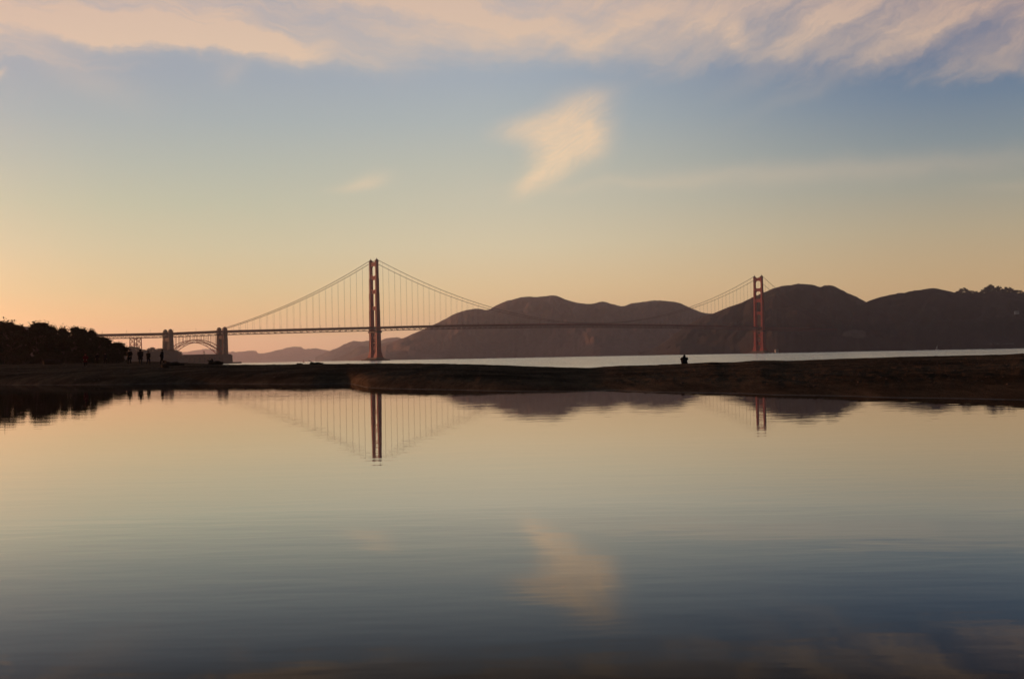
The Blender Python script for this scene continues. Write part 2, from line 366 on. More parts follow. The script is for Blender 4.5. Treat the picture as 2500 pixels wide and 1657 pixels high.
def ground_at(px, Y): return Vector(((px - 1250) / F * Y, Y, spit_z(px, Y)))
mb = MB(); cols_ = []
xs_ = [-1500 + i * 60 for i in range(23)] + [-120 + i * 4.0 for i in range(696)] + [2670 + i * 60 for i in range(26)]
for px in xs_:
    dS = shore_d(px); dC, _ = crest(px); far = dC + 26 + max(0, 520 - px) * 1.7
    Ys = [dS - 8, dS - 3] + [dS - 0.5 + (dC + 6 - dS + 0.5) * (i / 110) for i in range(111)] + [dC + 6 + (far - dC - 6) * (i / 24) ** 1.5 for i in range(1, 25)]
    cols_.append([ground_at(px, Y) for Y in Ys])
nr = len(cols_[0])
for c_ in cols_: mb.v += [tuple(p) for p in c_]
for i in range(len(cols_) - 1):
    for j in range(nr - 1): a = i * nr + j; mb.f.append((a, a + nr, a + nr + 1, a + 1))
# sand material: dark damp sand, wet and glossy right at the lagoon's edge, scattered weed
ms = bpy.data.materials.new('dark_damp_sand'); ms.use_nodes = True; t = ms.node_tree; gg = G(t); p = t.nodes['Principled BSDF']
c = t.nodes.new('ShaderNodeTexCoord'); v = c.outputs['Object']; x, y, z = gg.sep(v)[:3]
mq = t.nodes.new('ShaderNodeMapping'); mq.inputs['Scale'].default_value = (1.0, 0.16, 1); t.links.new(v, mq.inputs[0])
n1 = gg.noise(mq.outputs[0], 0.8, 8, 0.75); n2 = gg.noise(mq.outputs[0], 6.0, 5, 0.75)
mp = t.nodes.new('ShaderNodeMapping'); mp.inputs['Scale'].default_value = (0.12, 0.10, 1); t.links.new(v, mp.inputs[0]); n3 = gg.noise(mp.outputs[0], 1.0, 5, 0.6)
ca = gg.mix(gg.m('MULTIPLY_ADD', n1, 4.0, -1.5, clamp=True), (0.055, 0.040, 0.028), (0.125, 0.090, 0.060))
ca = gg.mix(gg.m('MULTIPLY_ADD', n3, 4.0, -1.9, clamp=True), ca, (0.026, 0.019, 0.014))
ca = gg.mix(gg.m('MULTIPLY_ADD', n2, 8.0, -4.6, clamp=True), ca, (0.015, 0.012, 0.008))
wet = gg.m('SUBTRACT', 1.0, gg.m('DIVIDE', z, 0.018), clamp=True)
ca = gg.mix(gg.m('MULTIPLY', wet, 0.6), ca, (0.02, 0.015, 0.012))
t.links.new(ca, p.inputs['Base Color'])
t.links.new(gg.m('MULTIPLY_ADD', gg.m('MULTIPLY', wet, n1), -0.6, 0.97), p.inputs['Roughness']); t.links.new(gg.m('MULTIPLY', wet, 0.25), p.inputs['Specular IOR Level'])
bn = t.nodes.new('ShaderNodeBump'); bn.inputs['Distance'].default_value = 0.12; t.links.new(gg.noise(v, 2.5, 9, 0.75), bn.inputs['Height']); t.links.new(bn.outputs[0], p.inputs['Normal'])
tag(mb.build('sand_spit', ms, smooth=True), kind='structure')

# bank under the photographer, behind the frame's bottom edge
mb = MB(); nx, ny = 60, 12
for j in range(ny):
    for i in range(nx):
        X = -60 + 120 * i / (nx - 1); Y = -14 + 15.5 * j / (ny - 1) + 0.4 * math.sin(X * 0.3); zz = 0.25 - max(0, Y - 0.2) * 0.35 + 0.05 * fbm(X * .3, Y * .3)
        if X * X > 2500: zz += 0
        mb.v.append((X, Y, zz))
for j in range(ny - 1):
    for i in range(nx - 1): a = j * nx + i; mb.f.append((a, a + 1, a + nx + 1, a + nx))
tag(mb.build('near_bank', ms, smooth=True), kind='structure')

# lagoon and bay sheets share the crest line of the spit (both hidden under the sand there)
pond = MB(); bay = MB()
edge_pts = [(px, crest(px)[0] - 4) for px in [-1500, -900, -400, 0, 300, 560, 850, 1000, 1300, 1450, 1670, 1900, 2100, 2300, 2500, 3000, 4200]]
ep = [Vector(((px - 1250) / F * Y, Y, 0)) for px, Y in edge_pts]
ep = [Vector((-300, ep[0].y, 0))] + ep + [Vector((300, ep[-1].y - 10, 0))]
for e in ep: pond.v += [(e.x, -30, 0), (e.x, e.y, 0)]
for i in range(len(ep) - 1): a = 2 * i; pond.f.append((a, a + 2, a + 3, a + 1))
tag(pond.build('lagoon_water', M['pond']), kind='structure')
ep[0] = Vector((-11000, ep[0].y, 0)); ep[-1] = Vector((11000, ep[-1].y, 0))
for e in ep: bay.v += [(e.x, e.y, -0.02), (e.x * 1.0 if abs(e.x) > 1000 else e.x, 19500, -0.02)]
for i in range(len(ep) - 1): a = 2 * i; bay.f.append((a, a + 2, a + 3, a + 1))
tag(bay.build('bay_water', M['bay']), kind='structure')

# ------------------------------------------------------------------ hills
def hill(name, prof, Yr, front, back, m, gully=0.12, nz=2.0, step=4.0, seed=0.0, convex=0.8, wood=0.0):
    x0, x1 = prof[0][0], prof[-1][0]; n = int((x1 - x0) / step) + 1; mb = MB(); rows = 40
    vsn = [-1 + i / 26 for i in range(27)] + [i / 13 for i in range(1, 14)]
    for i in range(n):
        px = x0 + (x1 - x0) * i / (n - 1); top = pt(px, sinterp(prof, px), Yr); H = max(top.z, 1.0)
        H += nz * (fbm(px * 0.05, seed, 1.0) + 0.45 * fbm(px * 0.45, seed, 8.0, 3)) * min(1, H / 40) + wood * max(0, fbm(px * 0.35, seed, 3.3, 3)) * 1.0
        for v_ in vsn:
            fr = front * (0.8 + 0.25 * math.sin(px * 0.011 + seed) + 0.05 * fbm(px * 0.012, seed, 5)) * min(1.0, 0.25 + H / 120.0)
            Y = Yr + v_ * (fr if v_ < 0 else back)
            X = top.x / Yr * Y
            s_ = max(0, 1 - abs(v_)) ; s_ = math.sin(s_ * math.pi / 2) ** convex
            h = H * s_
            e = math.sin(min(1, max(0, -v_) * 1.0) * math.pi) if v_ < 0 else 0
            rid = 1 - abs(fbm(X * 0.0035 + seed, Y * 0.0050, 2.0, 5)) * 1.6
            h -= e * H * gully * (1.1 - rid); h += e * nz * (1.6 * fbm(X * 0.02, Y * 0.02, seed) + 5 * fbm(X * 0.004, Y * 0.004, seed + 3))
            if v_ <= -0.999: h = -3.0
            mb.v.append((X, Y, max(h, -3.0)))
    nr = len(vsn)
    for i in range(n - 1):
        for j in range(nr - 1): a = i * nr + j; mb.f.append((a, a + nr, a + nr + 1, a + 1))
    return tag(mb.build(name, m, smooth=True), kind='structure')

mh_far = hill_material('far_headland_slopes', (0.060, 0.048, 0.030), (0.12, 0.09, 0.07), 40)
mh_mid = hill_material('grassy_headland_slopes', (0.055, 0.040, 0.024), (0.22, 0.13, 0.10), 260)  # reddish rock foot, lightened far upslope to paint low haze into the colour
rp = pt(2085, 816, 3500)
mh_near = hill_material('near_headland_slopes', (0.030, 0.021, 0.014), (0.045, 0.029, 0.023), 70,
                        [(rp.x, rp.y, rp.z, 42, 15, (0.13, 0.10, 0.08))])
mh_bluff = hill_material('fort_bluff_slopes', (0.030, 0.026, 0.017), (0.06, 0.05, 0.04), 12)
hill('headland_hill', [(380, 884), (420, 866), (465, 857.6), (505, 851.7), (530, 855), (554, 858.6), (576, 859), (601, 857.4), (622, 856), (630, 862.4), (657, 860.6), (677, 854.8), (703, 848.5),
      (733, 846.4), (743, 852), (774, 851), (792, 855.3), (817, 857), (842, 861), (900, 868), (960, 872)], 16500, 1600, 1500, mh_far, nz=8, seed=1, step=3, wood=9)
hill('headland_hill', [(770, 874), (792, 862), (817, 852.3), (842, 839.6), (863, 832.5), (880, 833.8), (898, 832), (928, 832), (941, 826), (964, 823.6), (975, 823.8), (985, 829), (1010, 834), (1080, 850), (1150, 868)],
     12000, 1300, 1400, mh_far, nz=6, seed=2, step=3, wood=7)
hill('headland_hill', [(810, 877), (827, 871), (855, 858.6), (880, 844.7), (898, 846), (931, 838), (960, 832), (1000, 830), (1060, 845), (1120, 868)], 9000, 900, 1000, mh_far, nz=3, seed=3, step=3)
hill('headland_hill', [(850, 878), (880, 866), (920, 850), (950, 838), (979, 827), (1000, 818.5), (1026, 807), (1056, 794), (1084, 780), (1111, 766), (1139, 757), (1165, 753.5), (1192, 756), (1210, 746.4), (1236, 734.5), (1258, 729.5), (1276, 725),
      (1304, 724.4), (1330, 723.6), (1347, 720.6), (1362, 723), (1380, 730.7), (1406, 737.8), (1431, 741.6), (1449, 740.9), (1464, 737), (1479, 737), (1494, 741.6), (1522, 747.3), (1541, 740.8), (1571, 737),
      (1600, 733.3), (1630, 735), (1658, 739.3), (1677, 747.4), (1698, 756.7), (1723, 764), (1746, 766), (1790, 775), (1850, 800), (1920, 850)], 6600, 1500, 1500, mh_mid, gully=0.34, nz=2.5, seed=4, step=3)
hill('headland_hill', [(1560, 866), (1610, 842), (1660, 806), (1700, 782), (1725, 769), (1746, 763.5), (1779, 749.7), (1809, 739), (1839, 725), (1867, 712.5), (1895, 702), (1925, 696), (1953, 693), (1988, 695.8), (2002, 700), (2014, 696.5),
      (2032, 696.7), (2050, 705.6), (2063, 711.7), (2091, 725), (2115, 737), (2160, 760), (2260, 800), (2340, 845)], 3950, 620, 1200, mh_near, gully=0.36, nz=2.0, seed=5, step=3)
hill('headland_hill', [(1960, 852), (2020, 815), (2080, 760), (2115, 737.5), (2148, 725.4), (2180, 719), (2216, 712), (2254, 706.4), (2277, 703.7), (2296, 705.8), (2317, 710.6), (2336, 715.5), (2366, 714), (2399, 716), (2420, 711), (2444, 711), (2475, 714), (2500, 720),
      (2600, 730), (2800, 700), (3100, 740), (3500, 800), (3900, 830)], 3700, 420, 1200, mh_near, gully=0.36, nz=2.0, seed=6, step=4)
hill('coastal_bluff', [(-900, 700), (-500, 720), (-100, 770), (100, 805), (200, 832), (260, 842), (320, 852), (345, 856), (380, 857), (415, 859), (438, 862), (446, 868), (460, 880)], 2080, 300, 500, mh_bluff, gully=0.1, nz=1.2, seed=7, step=4, wood=3)

# ------------------------------------------------------------------ the bridge
TS = pt(916.5, 879.3, 2472); TN = pt(1855, 862.5, 3231); TS.z = TN.z = 0
axis = (TN - TS); SPAN = axis.length; axis.normalize(); perp = Vector((axis.y, -axis.x, 0))   # perp points to the camera's side (east)
A3, P3 = axis, perp
HALF = 13.7
bridge = empty('suspension_bridge', TS, 0)
tag(bridge, 'long red-orange suspension bridge with two tall towers crossing the strait', 'bridge')
def W(t_, s_, z_): return A3 * t_ + P3 * s_ + Vector((0, 0, z_))         # local to the bridge's empty
def deck_z(t_):
    if t_ < 0: return interp([(-640, 59.5), (-469, 62.5), (-357, 66.9), (0, 75.0)], t_)
    if t_ > SPAN: return 75.0 - (t_ - SPAN) * 0.018
    k_ = (t_ - SPAN / 2) / (SPAN / 2); return 75.0 + 8.0 * (1 - k_ * k_)
def cable_z(t_):
    if t_ < 0: k_ = -t_ / 357.0; return 226.5 * (1 - k_) + 70.5 * k_ - 4 * 14 * k_ * (1 - k_)
    if t_ > SPAN: k_ = (t_ - SPAN) / 343.0; return 226.5 * (1 - k_) + 74 * k_ - 4 * 14 * k_ * (1 - k_)
    k_ = (t_ - SPAN / 2) / (SPAN / 2); return 85.5 + 141.0 * k_ * k_
def make_tower(t0, label):
    root = empty('tower', A3 * t0); root.parent = bridge
    def w(t_, s_, z_): return A3 * t_ + P3 * s_ + Vector((0, 0, z_))
    secs = [(13, 60, 5.1, 4.2), (60, 75, 5.0, 4.3), (75, 113, 4.5, 3.5), (113, 152, 4.0, 3.2), (152, 184, 3.5, 2.9), (184, 222, 3.0, 2.55)]
    for sd in (1, -1):
        mb = MB()
        mb.frustum(w(0, sd * HALF, 7), 8.5, 7.5, w(0, sd * HALF, 20), 5.5, 4.6, A3, P3)
        for (z0, z1, a, b) in secs:
            mb.frustum(w(0, sd * HALF, z0), a + .12, b + .1, w(0, sd * HALF, z1), a - .12, b - .1, A3, P3)
            for q in (-1, 1):                                      # fluted corner ribs of the cellular shaft
                for r_ in (-1, 1): mb.box(w(q * (a - .2), sd * HALF + r_ * (b - 1.0), (z0 + z1) / 2), .55, .5, (z1 - z0) / 2 - .6, A3, P3)
        leg = mb.build('leg', M['orange'], root)
        cp = MB(); cp.frustum(w(0, sd * HALF, 222), 3.4, 2.9, w(0, sd * HALF, 224), 3.2, 2.7, A3, P3)
        cp.frustum(w(0, sd * HALF, 224), 2.6, 2.0, w(0, sd * HALF, 227.5), 1.5, 1.2, A3, P3)
        cp.tube([w(0, sd * HALF, 227.4), w(0, sd * HALF, 231.5)], [0.45, 0.15], 6)
        cp.build('saddle_housing', M['orange_dark'], root)
    for (zb, zt) in ((212, 221), (181, 190), (150, 159), (113, 121.5)):
        mb = MB(); mb.frustum(w(0, 0, zb), 2.0, HALF - 2.2, w(0, 0, zt), 2.0, HALF - 2.2, A3, P3)
        for sd in (1, -1):                                         # stepped art-deco haunches
            mb.box(w(0, sd * (HALF - 4.6), zb - 1.2), 1.8, 2.0, 1.15, A3, P3); mb.box(w(0, sd * (HALF - 3.7), zb - 3.3), 1.6, 1.1, .9, A3, P3)
            mb.box(w(0, sd * (HALF - 4.4), zt + 0.8), 1.7, 1.8, .78, A3, P3)
        for q in range(-3, 4):
            mb.box(w(-2.1, q * 2.6, (zb + zt) / 2), .22, .35, (zt - zb) / 2 - 1, A3, P3); mb.box(w(2.1, q * 2.6, (zb + zt) / 2), .22, .35, (zt - zb) / 2 - 1, A3, P3)
        mb.build('portal_strut', M['orange'], root)
    for (zb, zt) in ((18, 39), (41, 62)):
        mb = MB()
        for off in (-2.2, 2.2):
            mb.bar(w(off, -HALF + 3, zb), w(off, HALF - 3, zt), 1.2, 1.6); mb.bar(w(off + .1, HALF - 3, zb), w(off + .1, -HALF + 3, zt), 1.2, 1.6)
        mb.box(w(0, 0, zt + 1), 2.6, HALF - 4, 1.0, A3, P3)
        mb.build('cross_brace', M['orange'], root)
    mb = MB(); mb.frustum(w(0, 0, 62.3), 6.6, HALF + 7.4, w(0, 0, 66), 6.2, HALF + 6.5, A3, P3); mb.build('deck_bracket', M['orange_dark'], root)
    mb = MB(); mb.frustum(w(0, 0, -2), 12.5, 27, w(0, 0, 4.6), 12, 26, A3, P3); mb.frustum(w(0, 0, 4.6), 10, 23, w(0, 0, 7), 9.5, 22, A3, P3)
    mb.build('pier', M['concrete'], root)
    if t0 == 0:
        mb = MB(); n = 36; o = len(mb.v)
        for zz, rr in ((-2, 1.0), (3.2, 1.0), (3.2, .88), (-2, .88)):
            for k_ in range(n):
                a = 2 * math.pi * k_ / n; mb.v.append(tuple(w(27 * rr * math.cos(a), 46 * rr * math.sin(a), zz)))
        for r_ in range(4):
            for k_ in range(n): mb.f.append((r_ * n + k_, r_ * n + (k_ + 1) % n, ((r_ + 1) % 4) * n + (k_ + 1) % n, ((r_ + 1) % 4) * n + k_))
        mb.build('pier_fender', M['concrete'], root)
    root['label'] = label
make_tower(0, 'nearer tower standing on an oval concrete fender in open water')
make_tower(SPAN, 'farther tower at the foot of the dark headland')

# deck, trusses, railings
T0, T1 = -640.0, SPAN + 343
def ts_(a, b, st): n = max(1, int(round((b - a) / st))); return [a + (b - a) * i / n for i in range(n + 1)]
deck = MB(); o_t = ts_(T0, T1, 15.24)
for s0, s1, zt, zb in ((-13.0, 13.0, 0.0, -0.9),):
    for t_ in o_t:
        z = deck_z(t_); deck.v += [tuple(W(t_, s0, z + zt)), tuple(W(t_, s1, z + zt)), tuple(W(t_, s1, z + zb)), tuple(W(t_, s0, z + zb))]
    for i in range(len(o_t) - 1):
        for k_ in range(4): a = 4 * i + k_; b = 4 * i + (k_ + 1) % 4; deck.f.append((a, b, b + 4, a + 4))
for t_ in ts_(T0, T1, 7.62): z = deck_z(t_); deck.box(W(t_, 0, z - 2.1), .5, 12.6, 1.5, A3, P3)
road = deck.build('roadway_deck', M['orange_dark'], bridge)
for sd in (1, -1):
    for a, b in ((T0, -469 - 4), (-469 + 4, -357 - 4), (-357 + 4, -5.5), (5.5, SPAN - 5.5), (SPAN + 5.5, T1)):
        tr = MB(); st = ts_(a, b, 7.62); s_ = sd * HALF
        for i, t_ in enumerate(st):
            z = deck_z(t_)
            if i < len(st) - 1:
                t2 = st[i + 1]; z2 = deck_z(t2)
                tr.bar(W(t_, s_, z - .9), W(t2, s_, z2 - .9), .9, 2.4)
                tr.bar(W(t_, s_, z - 8.0), W(t2, s_, z2 - 8.0), .7, 1.0)
                if i % 2: tr.bar(W(t_, s_, z - .9), W(t2, s_, z2 - 7.8), .55, .75)
                else: tr.bar(W(t_, s_, z - 7.8), W(t2, s_, z2 - .9), .55, .75)
            tr.bar(W(t_, s_, z - 7.8), W(t_, s_, z - .9), .4)
            if sd == 1: tr.bar(W(t_, HALF, z - 8.0), W(t_, -HALF, z - 8.0), .4, .7)
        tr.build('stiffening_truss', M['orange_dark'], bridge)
    rl = MB()
    for t_, t2 in zip(o_t, o_t[1:]):
        for zz in (1.25, .7, .25): rl.bar(W(t_, sd * 13.4, deck_z(t_) + zz), W(t2, sd * 13.4, deck_z(t2) + zz), .14, .34)
    for t_ in ts_(T0, T1, 3.81): rl.bar(W(t_, sd * 13.4, deck_z(t_)), W(t_, sd * 13.4, deck_z(t_) + 1.25), .3)
    rl.build('railing', M['orange'], bridge)
# main cables
for sd in (1, -1):
    mb = MB(); ps = [W(t_, sd * HALF, cable_z(t_)) for t_ in ts_(-357, 0, 12) + ts_(0, SPAN, 15)[1:] + ts_(SPAN, SPAN + 343, 12)[1:]]
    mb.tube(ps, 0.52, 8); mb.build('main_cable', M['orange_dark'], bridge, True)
# suspenders: the nearest hundred one by one, the rest as one
sus = []
for sd in (1, -1):
    for t_ in [(-357 + 15.24 + i * 15.24) for i in range(22)] + [15.24 * i for i in range(1, 84)] + [SPAN + 15.24 * i for i in range(1, 22)]:
        L = cable_z(t_) - deck_z(t_)
        if L > 2 and min(abs(t_), abs(t_ - SPAN)) > 6: sus.append((t_, sd, L))
sus.sort(key=lambda q: -(q[2] / (W(q[0], q[1] * HALF, 0) + TS).length))
rest = MB()
for i, (t_, sd, L) in enumerate(sus):
    mb = MB() if i < 100 else rest
    for q in (-.28, .28): mb.bar(W(t_ + q, sd * HALF, deck_z(t_) - .3), W(t_ + q, sd * HALF, cable_z(t_)), .11)
    if i < 100: mb.build('suspender_rope', M['orange_dark'], bridge)
rest.build('suspender_rope', M['orange_dark'], bridge)['kind'] = 'stuff'
# lamp posts on the deck
for i, t_ in enumerate([-600 + 46 * k_ for k_ in range(34)]):
    mb = MB(); z = deck_z(t_); mb.tube([W(t_, 12.6, z), W(t_, 12.6, z + 7.2)], [.22, .13], 6); mb.bar(W(t_, 12.6, z + 7.1), W(t_, 10.6, z + 7.5), .14)
    mb.box(W(t_, 10.4, z + 7.4), .25, .4, .15, A3, P3); mb.build('lamp_post', M['orange_dark'], bridge)
# concrete pylons at both ends of the arch
def make_pylon(t0, base, dz_, label):
    root = empty('pylon', A3 * t0); root.parent = bridge; root['label'] = label; z = deck_z(t0)
    def w(t_, s_, z_): return A3 * t_ + P3 * s_ + Vector((0, 0, z_))
    for sd in (1, -1):
        mb = MB(); top = z + 7.2
        mb.frustum(w(0, sd * 15.2, base), 4.7, 5.6, w(0, sd * 15.2, z - 14), 4.3, 5.2, A3, P3)
        mb.frustum(w(0, sd * 15.2, z - 14), 4.0, 4.9, w(0, sd * 15.2, top - 5), 3.9, 4.8, A3, P3)
        mb.frustum(w(0, sd * 15.2, top - 5), 3.7, 4.4, w(0, sd * 15.2, top - 2), 3.4, 4.1, A3, P3)
        mb.frustum(w(0, sd * 15.2, top - 2), 3.0, 3.6, w(0, sd * 15.2, top), 2.2, 2.7, A3, P3)
        mb.frustum(w(0, sd * 15.2, top), 1.6, 2.0, w(0, sd * 15.2, top + 1.0), 1.2, 1.6, A3, P3)
        for q in (-2.2, 0, 2.2):
            mb.box(w(4.25, sd * 15.2 + q, (base + z - 16) / 2), .5, .45, (z - 16 - base) / 2, A3, P3); mb.box(w(-4.25, sd * 15.2 + q, (base + z - 16) / 2), .5, .45, (z - 16 - base) / 2, A3, P3)
            mb.box(w(q * .9, sd * 15.2 + sd * 5.2, (base + z - 16) / 2), .4, .5, (z - 16 - base) / 2, A3, P3)
        mb.build('pylon_shaft', M['concrete'], root)
    mb = MB(); mb.box(w(0, 0, z - 12.5), 3.0, 9.9, 3.2, A3, P3); mb.build('pylon_strut', M['concrete'], root)
make_pylon(-357, 0, 0, 'pylon rising from the fort at the water end of the arch')
make_pylon(-469, 0, 0, 'pylon at the landward end of the arch')
# steel arch over the fort
arch = empty('arch_span', A3 * -413); arch.parent = bridge
def wa_(t_, s_, z_): return A3 * t_ + P3 * s_ + Vector((0, 0, z_))
SPA = 51.5
def az_lo(t_): return 18 + 26.0 * (1 - (t_ / SPA) ** 2)
def az_hi(t_): return 29.5 + 19.5 * (1 - (t_ / SPA) ** 2)
for sd in (1, -1):
    mb = MB(); st = [-SPA + 2 * SPA * i / 14 for i in range(15)]
    for i, t_ in enumerate(st):
        if i < 14:
            t2 = st[i + 1]
            mb.bar(wa_(t_, sd * HALF, az_lo(t_)), wa_(t2, sd * HALF, az_lo(t2)), .9, 1.2); mb.bar(wa_(t_, sd * HALF, az_hi(t_)), wa_(t2, sd * HALF, az_hi(t2)), .9, 1.2)
            if i % 2: mb.bar(wa_(t_, sd * HALF, az_lo(t_)), wa_(t2, sd * HALF, az_hi(t2)), .5)
            else: mb.bar(wa_(t_, sd * HALF, az_hi(t_)), wa_(t2, sd * HALF, az_lo(t2)), .5)
        mb.bar(wa_(t_, sd * HALF, az_lo(t_)), wa_(t_, sd * HALF, az_hi(t_)), .5)
    mb.build('arch_rib', M['orange'], arch)
    for t_ in st:
        mb = MB(); mb.bar(wa_(t_, sd * HALF, az_hi(t_) + .3), wa_(t_, sd * HALF, deck_z(t_ - 413) - 8.2), .75); mb.build('spandrel_column', M['orange'], arch)
# steel trestle towers carrying the approach
for t_, zb in ((-533, 6), (-600, 12), (-640, 14)):
    r_ = empty('trestle_tower', A3 * t_); r_.parent = bridge
    mb = MB(); zt = deck_z(t_) - 8.4
    for q in (-7, 7):
        for s_ in (-HALF, HALF): mb.bar(wa_(q * 1.05, s_ * 1.15, zb), wa_(q * .95, s_, zt), 1.3)
    nlev = 4
    for k_ in range(nlev):
        a = zb + (zt - zb) * k_ / nlev; b = zb + (zt - zb) * (k_ + 1) / nlev
        for q in (-7, 7):
            mb.bar(wa_(q, -HALF, a), wa_(q, HALF, b), .65); mb.bar(wa_(q + .05, HALF, a), wa_(q + .05, -HALF, b), .65); mb.bar(wa_(q, -HALF, b - .5), wa_(q, HALF, b - .5), .65)
        for s_ in (-HALF, HALF):
            mb.bar(wa_(-7, s_, a), wa_(7, s_, b), .65); mb.bar(wa_(7, s_ + .05, a), wa_(-7, s_ + .05, b), .65); mb.bar(wa_(-7, s_, b - .5), wa_(7, s_, b - .5), .65)
    mb.build('lattice_frame', M['orange'], r_)

# ------------------------------------------------------------------ fort under the arch
fp = TS + A3 * -400 + P3 * 4; fp.z = 0
fort = empty('brick_fort', fp); tag(fort, 'low dark brick fort under the steel arch beside the water', 'fort')
fl, fr_ = pt(438, 870, 2215), pt(556, 870, 2225)
mb = MB()
X_ = Vector((1, 0, 0)); Y_ = Vector((0, 1, 0))
cx = (fl.x + fr_.x) / 2 - fp.x; hw = (fr_.x - fl.x) / 2
mb.frustum((cx, -5, -2), hw + .6, 36, (cx, -5, 15.8), hw, 35, X_, Y_); mb.box((cx, -5, 16.5), hw + .7, 35.7, .7, X_, Y_)
mb.build('wall', M['brick'], fort)
mb = MB(); mb.box((cx, -5, 18.3), hw - 1.5, 33.5, 1.1, X_, Y_); mb.build('parapet', M['brick'], fort)
for k_ in range(9):
    for lv in (5.2, 10.2):
        mb = MB(); xx = cx - hw + 8 + k_ * (2 * hw - 16) / 8
        mb.box((xx, -40.4, lv), 1.0, .5, 1.2); mb.tube([(xx, -40.9, lv + 1.2), (xx, -39.9, lv + 1.2)], 1.0, 10); mb.build('window', M['glass'], fort)
mb = MB(); mb.frustum((cx + 6, -9, -2), hw + 13, 42, (cx + 6, -9, 3.2), hw + 11.5, 41, X_, Y_); mb.build('sea_wall', M['concrete'], fort)
lp = pt(498, 862, 2205)
lh = empty('lighthouse', (lp.x, lp.y, 19.4)); tag(lh, 'tiny iron lighthouse standing on the roof of the brick fort', 'lighthouse')
mb = MB(); mb.loft([((0, 0, 0), 1.5, 1.5), ((0, 0, 4.2), 1.0, 1.0)]); mb.build('tower', M['white'], lh)
mb = MB(); mb.loft([((0, 0, 4.2), 1.6, 1.6), ((0, 0, 4.5), 1.6, 1.6)]); mb.build('gallery', M['roof'], lh)
mb = MB(); mb.loft([((0, 0, 4.5), .9, .9), ((0, 0, 6.0), .9, .9)]); mb.build('lantern', M['glass'], lh)
mb = MB(); mb.loft([((0, 0, 6.0), 1.2, 1.2), ((0, 0, 7.0), .15, .15)]); mb.build('roof', M['roof'], lh)

# ------------------------------------------------------------------ small buildings and boats across the water
def house(name, px, py, Y, w_, d_, h_, label, cat='building', group=None, wall='white'):
    p_ = pt(px, py, Y); r_ = empty(name, (p_.x, p_.y, p_.z)); tag(r_, label, cat, group)
    mb = MB(); mb.box((0, 0, h_ / 2 - 1.5), w_ / 2, d_ / 2, h_ / 2 + 1.5); mb.build('wall', M[wall], r_)
    mb = MB(); a = h_; b = h_ + w_ * .0 + d_ * .28
    mb.add([(-w_/2-.5, -d_/2-.5, a), (w_/2+.5, -d_/2-.5, a), (w_/2+.5, d_/2+.5, a), (-w_/2-.5, d_/2+.5, a), (-w_/2-.5, 0, b), (w_/2+.5, 0, b)],
           [(0, 1, 5, 4), (2, 3, 4, 5), (0, 4, 3), (1, 2, 5), (3, 2, 1, 0)]); mb.build('roof', M['roof'], r_)
    for k_ in range(3):
        mb = MB(); mb.box((-w_ * .3 + k_ * w_ * .3, -d_ / 2 - .05, h_ * .55), w_ * .06, .12, h_ * .16); mb.build('window', M['glass'], r_)
    return r_
house('signal_station', 1896, 858, 3290, 9, 7, 6, 'small white station building at the foot of the dark headland, right of the farther tower')
house('hillside_house', 2482, 765, 3420, 12, 8, 7, 'lone white house high on the dark wooded slope at the right edge')
house('waterfront_building', 2428, 845, 3280, 24, 9, 6, 'long low pale building on the far waterfront, left of the pair', group='low buildings on the far waterfront', wall='concrete')
house('waterfront_building', 2462, 844.5, 3280, 30, 9, 6, 'long low pale building on the far waterfront, right of the pair', group='low buildings on the far waterfront', wall='concrete')
bp = pt(2288, 853, 3000); sb = empty('sailboat', (bp.x, bp.y, 0)); tag(sb, 'small sailboat with a pale raised sail off the far shore', 'sailboat')
mb = MB(); ring = [(-5.5, 0), (-4.5, 1.4), (0, 1.8), (4, 1.1), (6, 0), (4, -1.1), (0, -1.8), (-4.5, -1.4)]
mb.add([(x_ * .8, y_ * .6, -.3) for x_, y_ in ring] + [(x_, y_, 1.2) for x_, y_ in ring], [tuple(range(7, -1, -1)), tuple(range(8, 16))] + [(i, (i + 1) % 8, (i + 1) % 8 + 8, i + 8) for i in range(8)])
mb.build('hull', M['white'], sb)
mb = MB(); mb.tube([(.8, 0, 1), (.8, 0, 14)], [.13, .07], 6); mb.bar((.8, 0, 2.3), (-4.4, -.6, 2.3), .14); mb.build('mast', M['roof'], sb)
mb = MB(); sv = [(.7, 0, 2.5), (-4.2, -.6, 2.5), (-2.6, -.75, 6), (-.9, -.5, 10), (.7, 0, 13.4), (.7, -.2, 7)]
mb.add([(a, b - .02, c_) for a, b, c_ in sv] + [(a, b + .03, c_) for a, b, c_ in sv], [(0, 1, 2, 5), (5, 2, 3, 4), (11, 8, 7, 6), (10, 9, 8, 11), (0, 6, 7, 1), (1, 7, 8, 2), (2, 8, 9, 3), (3, 9, 10, 4), (4, 10, 11, 5), (5, 11, 6, 0)])
mb.build('sail', M['white'], sb)
bp = pt(741, 882, 1300); bu = empty('buoy', (bp.x, bp.y, 0)); tag(bu, 'tiny red channel buoy between the fort and the nearer tower', 'buoy')
mb = MB(); mb.loft([((0, 0, -.5), 1.2, 1.2), ((0, 0, .7), 1.2, 1.2)]); mb.build('float', M['orange'], bu)
mb = MB()
for k_ in range(4): a = k_ * math.pi / 2; mb.bar((.9 * math.cos(a), .9 * math.sin(a), .6), (.25 * math.cos(a), .25 * math.sin(a), 3.2), .12)
mb.build('cage', M['orange'], bu)

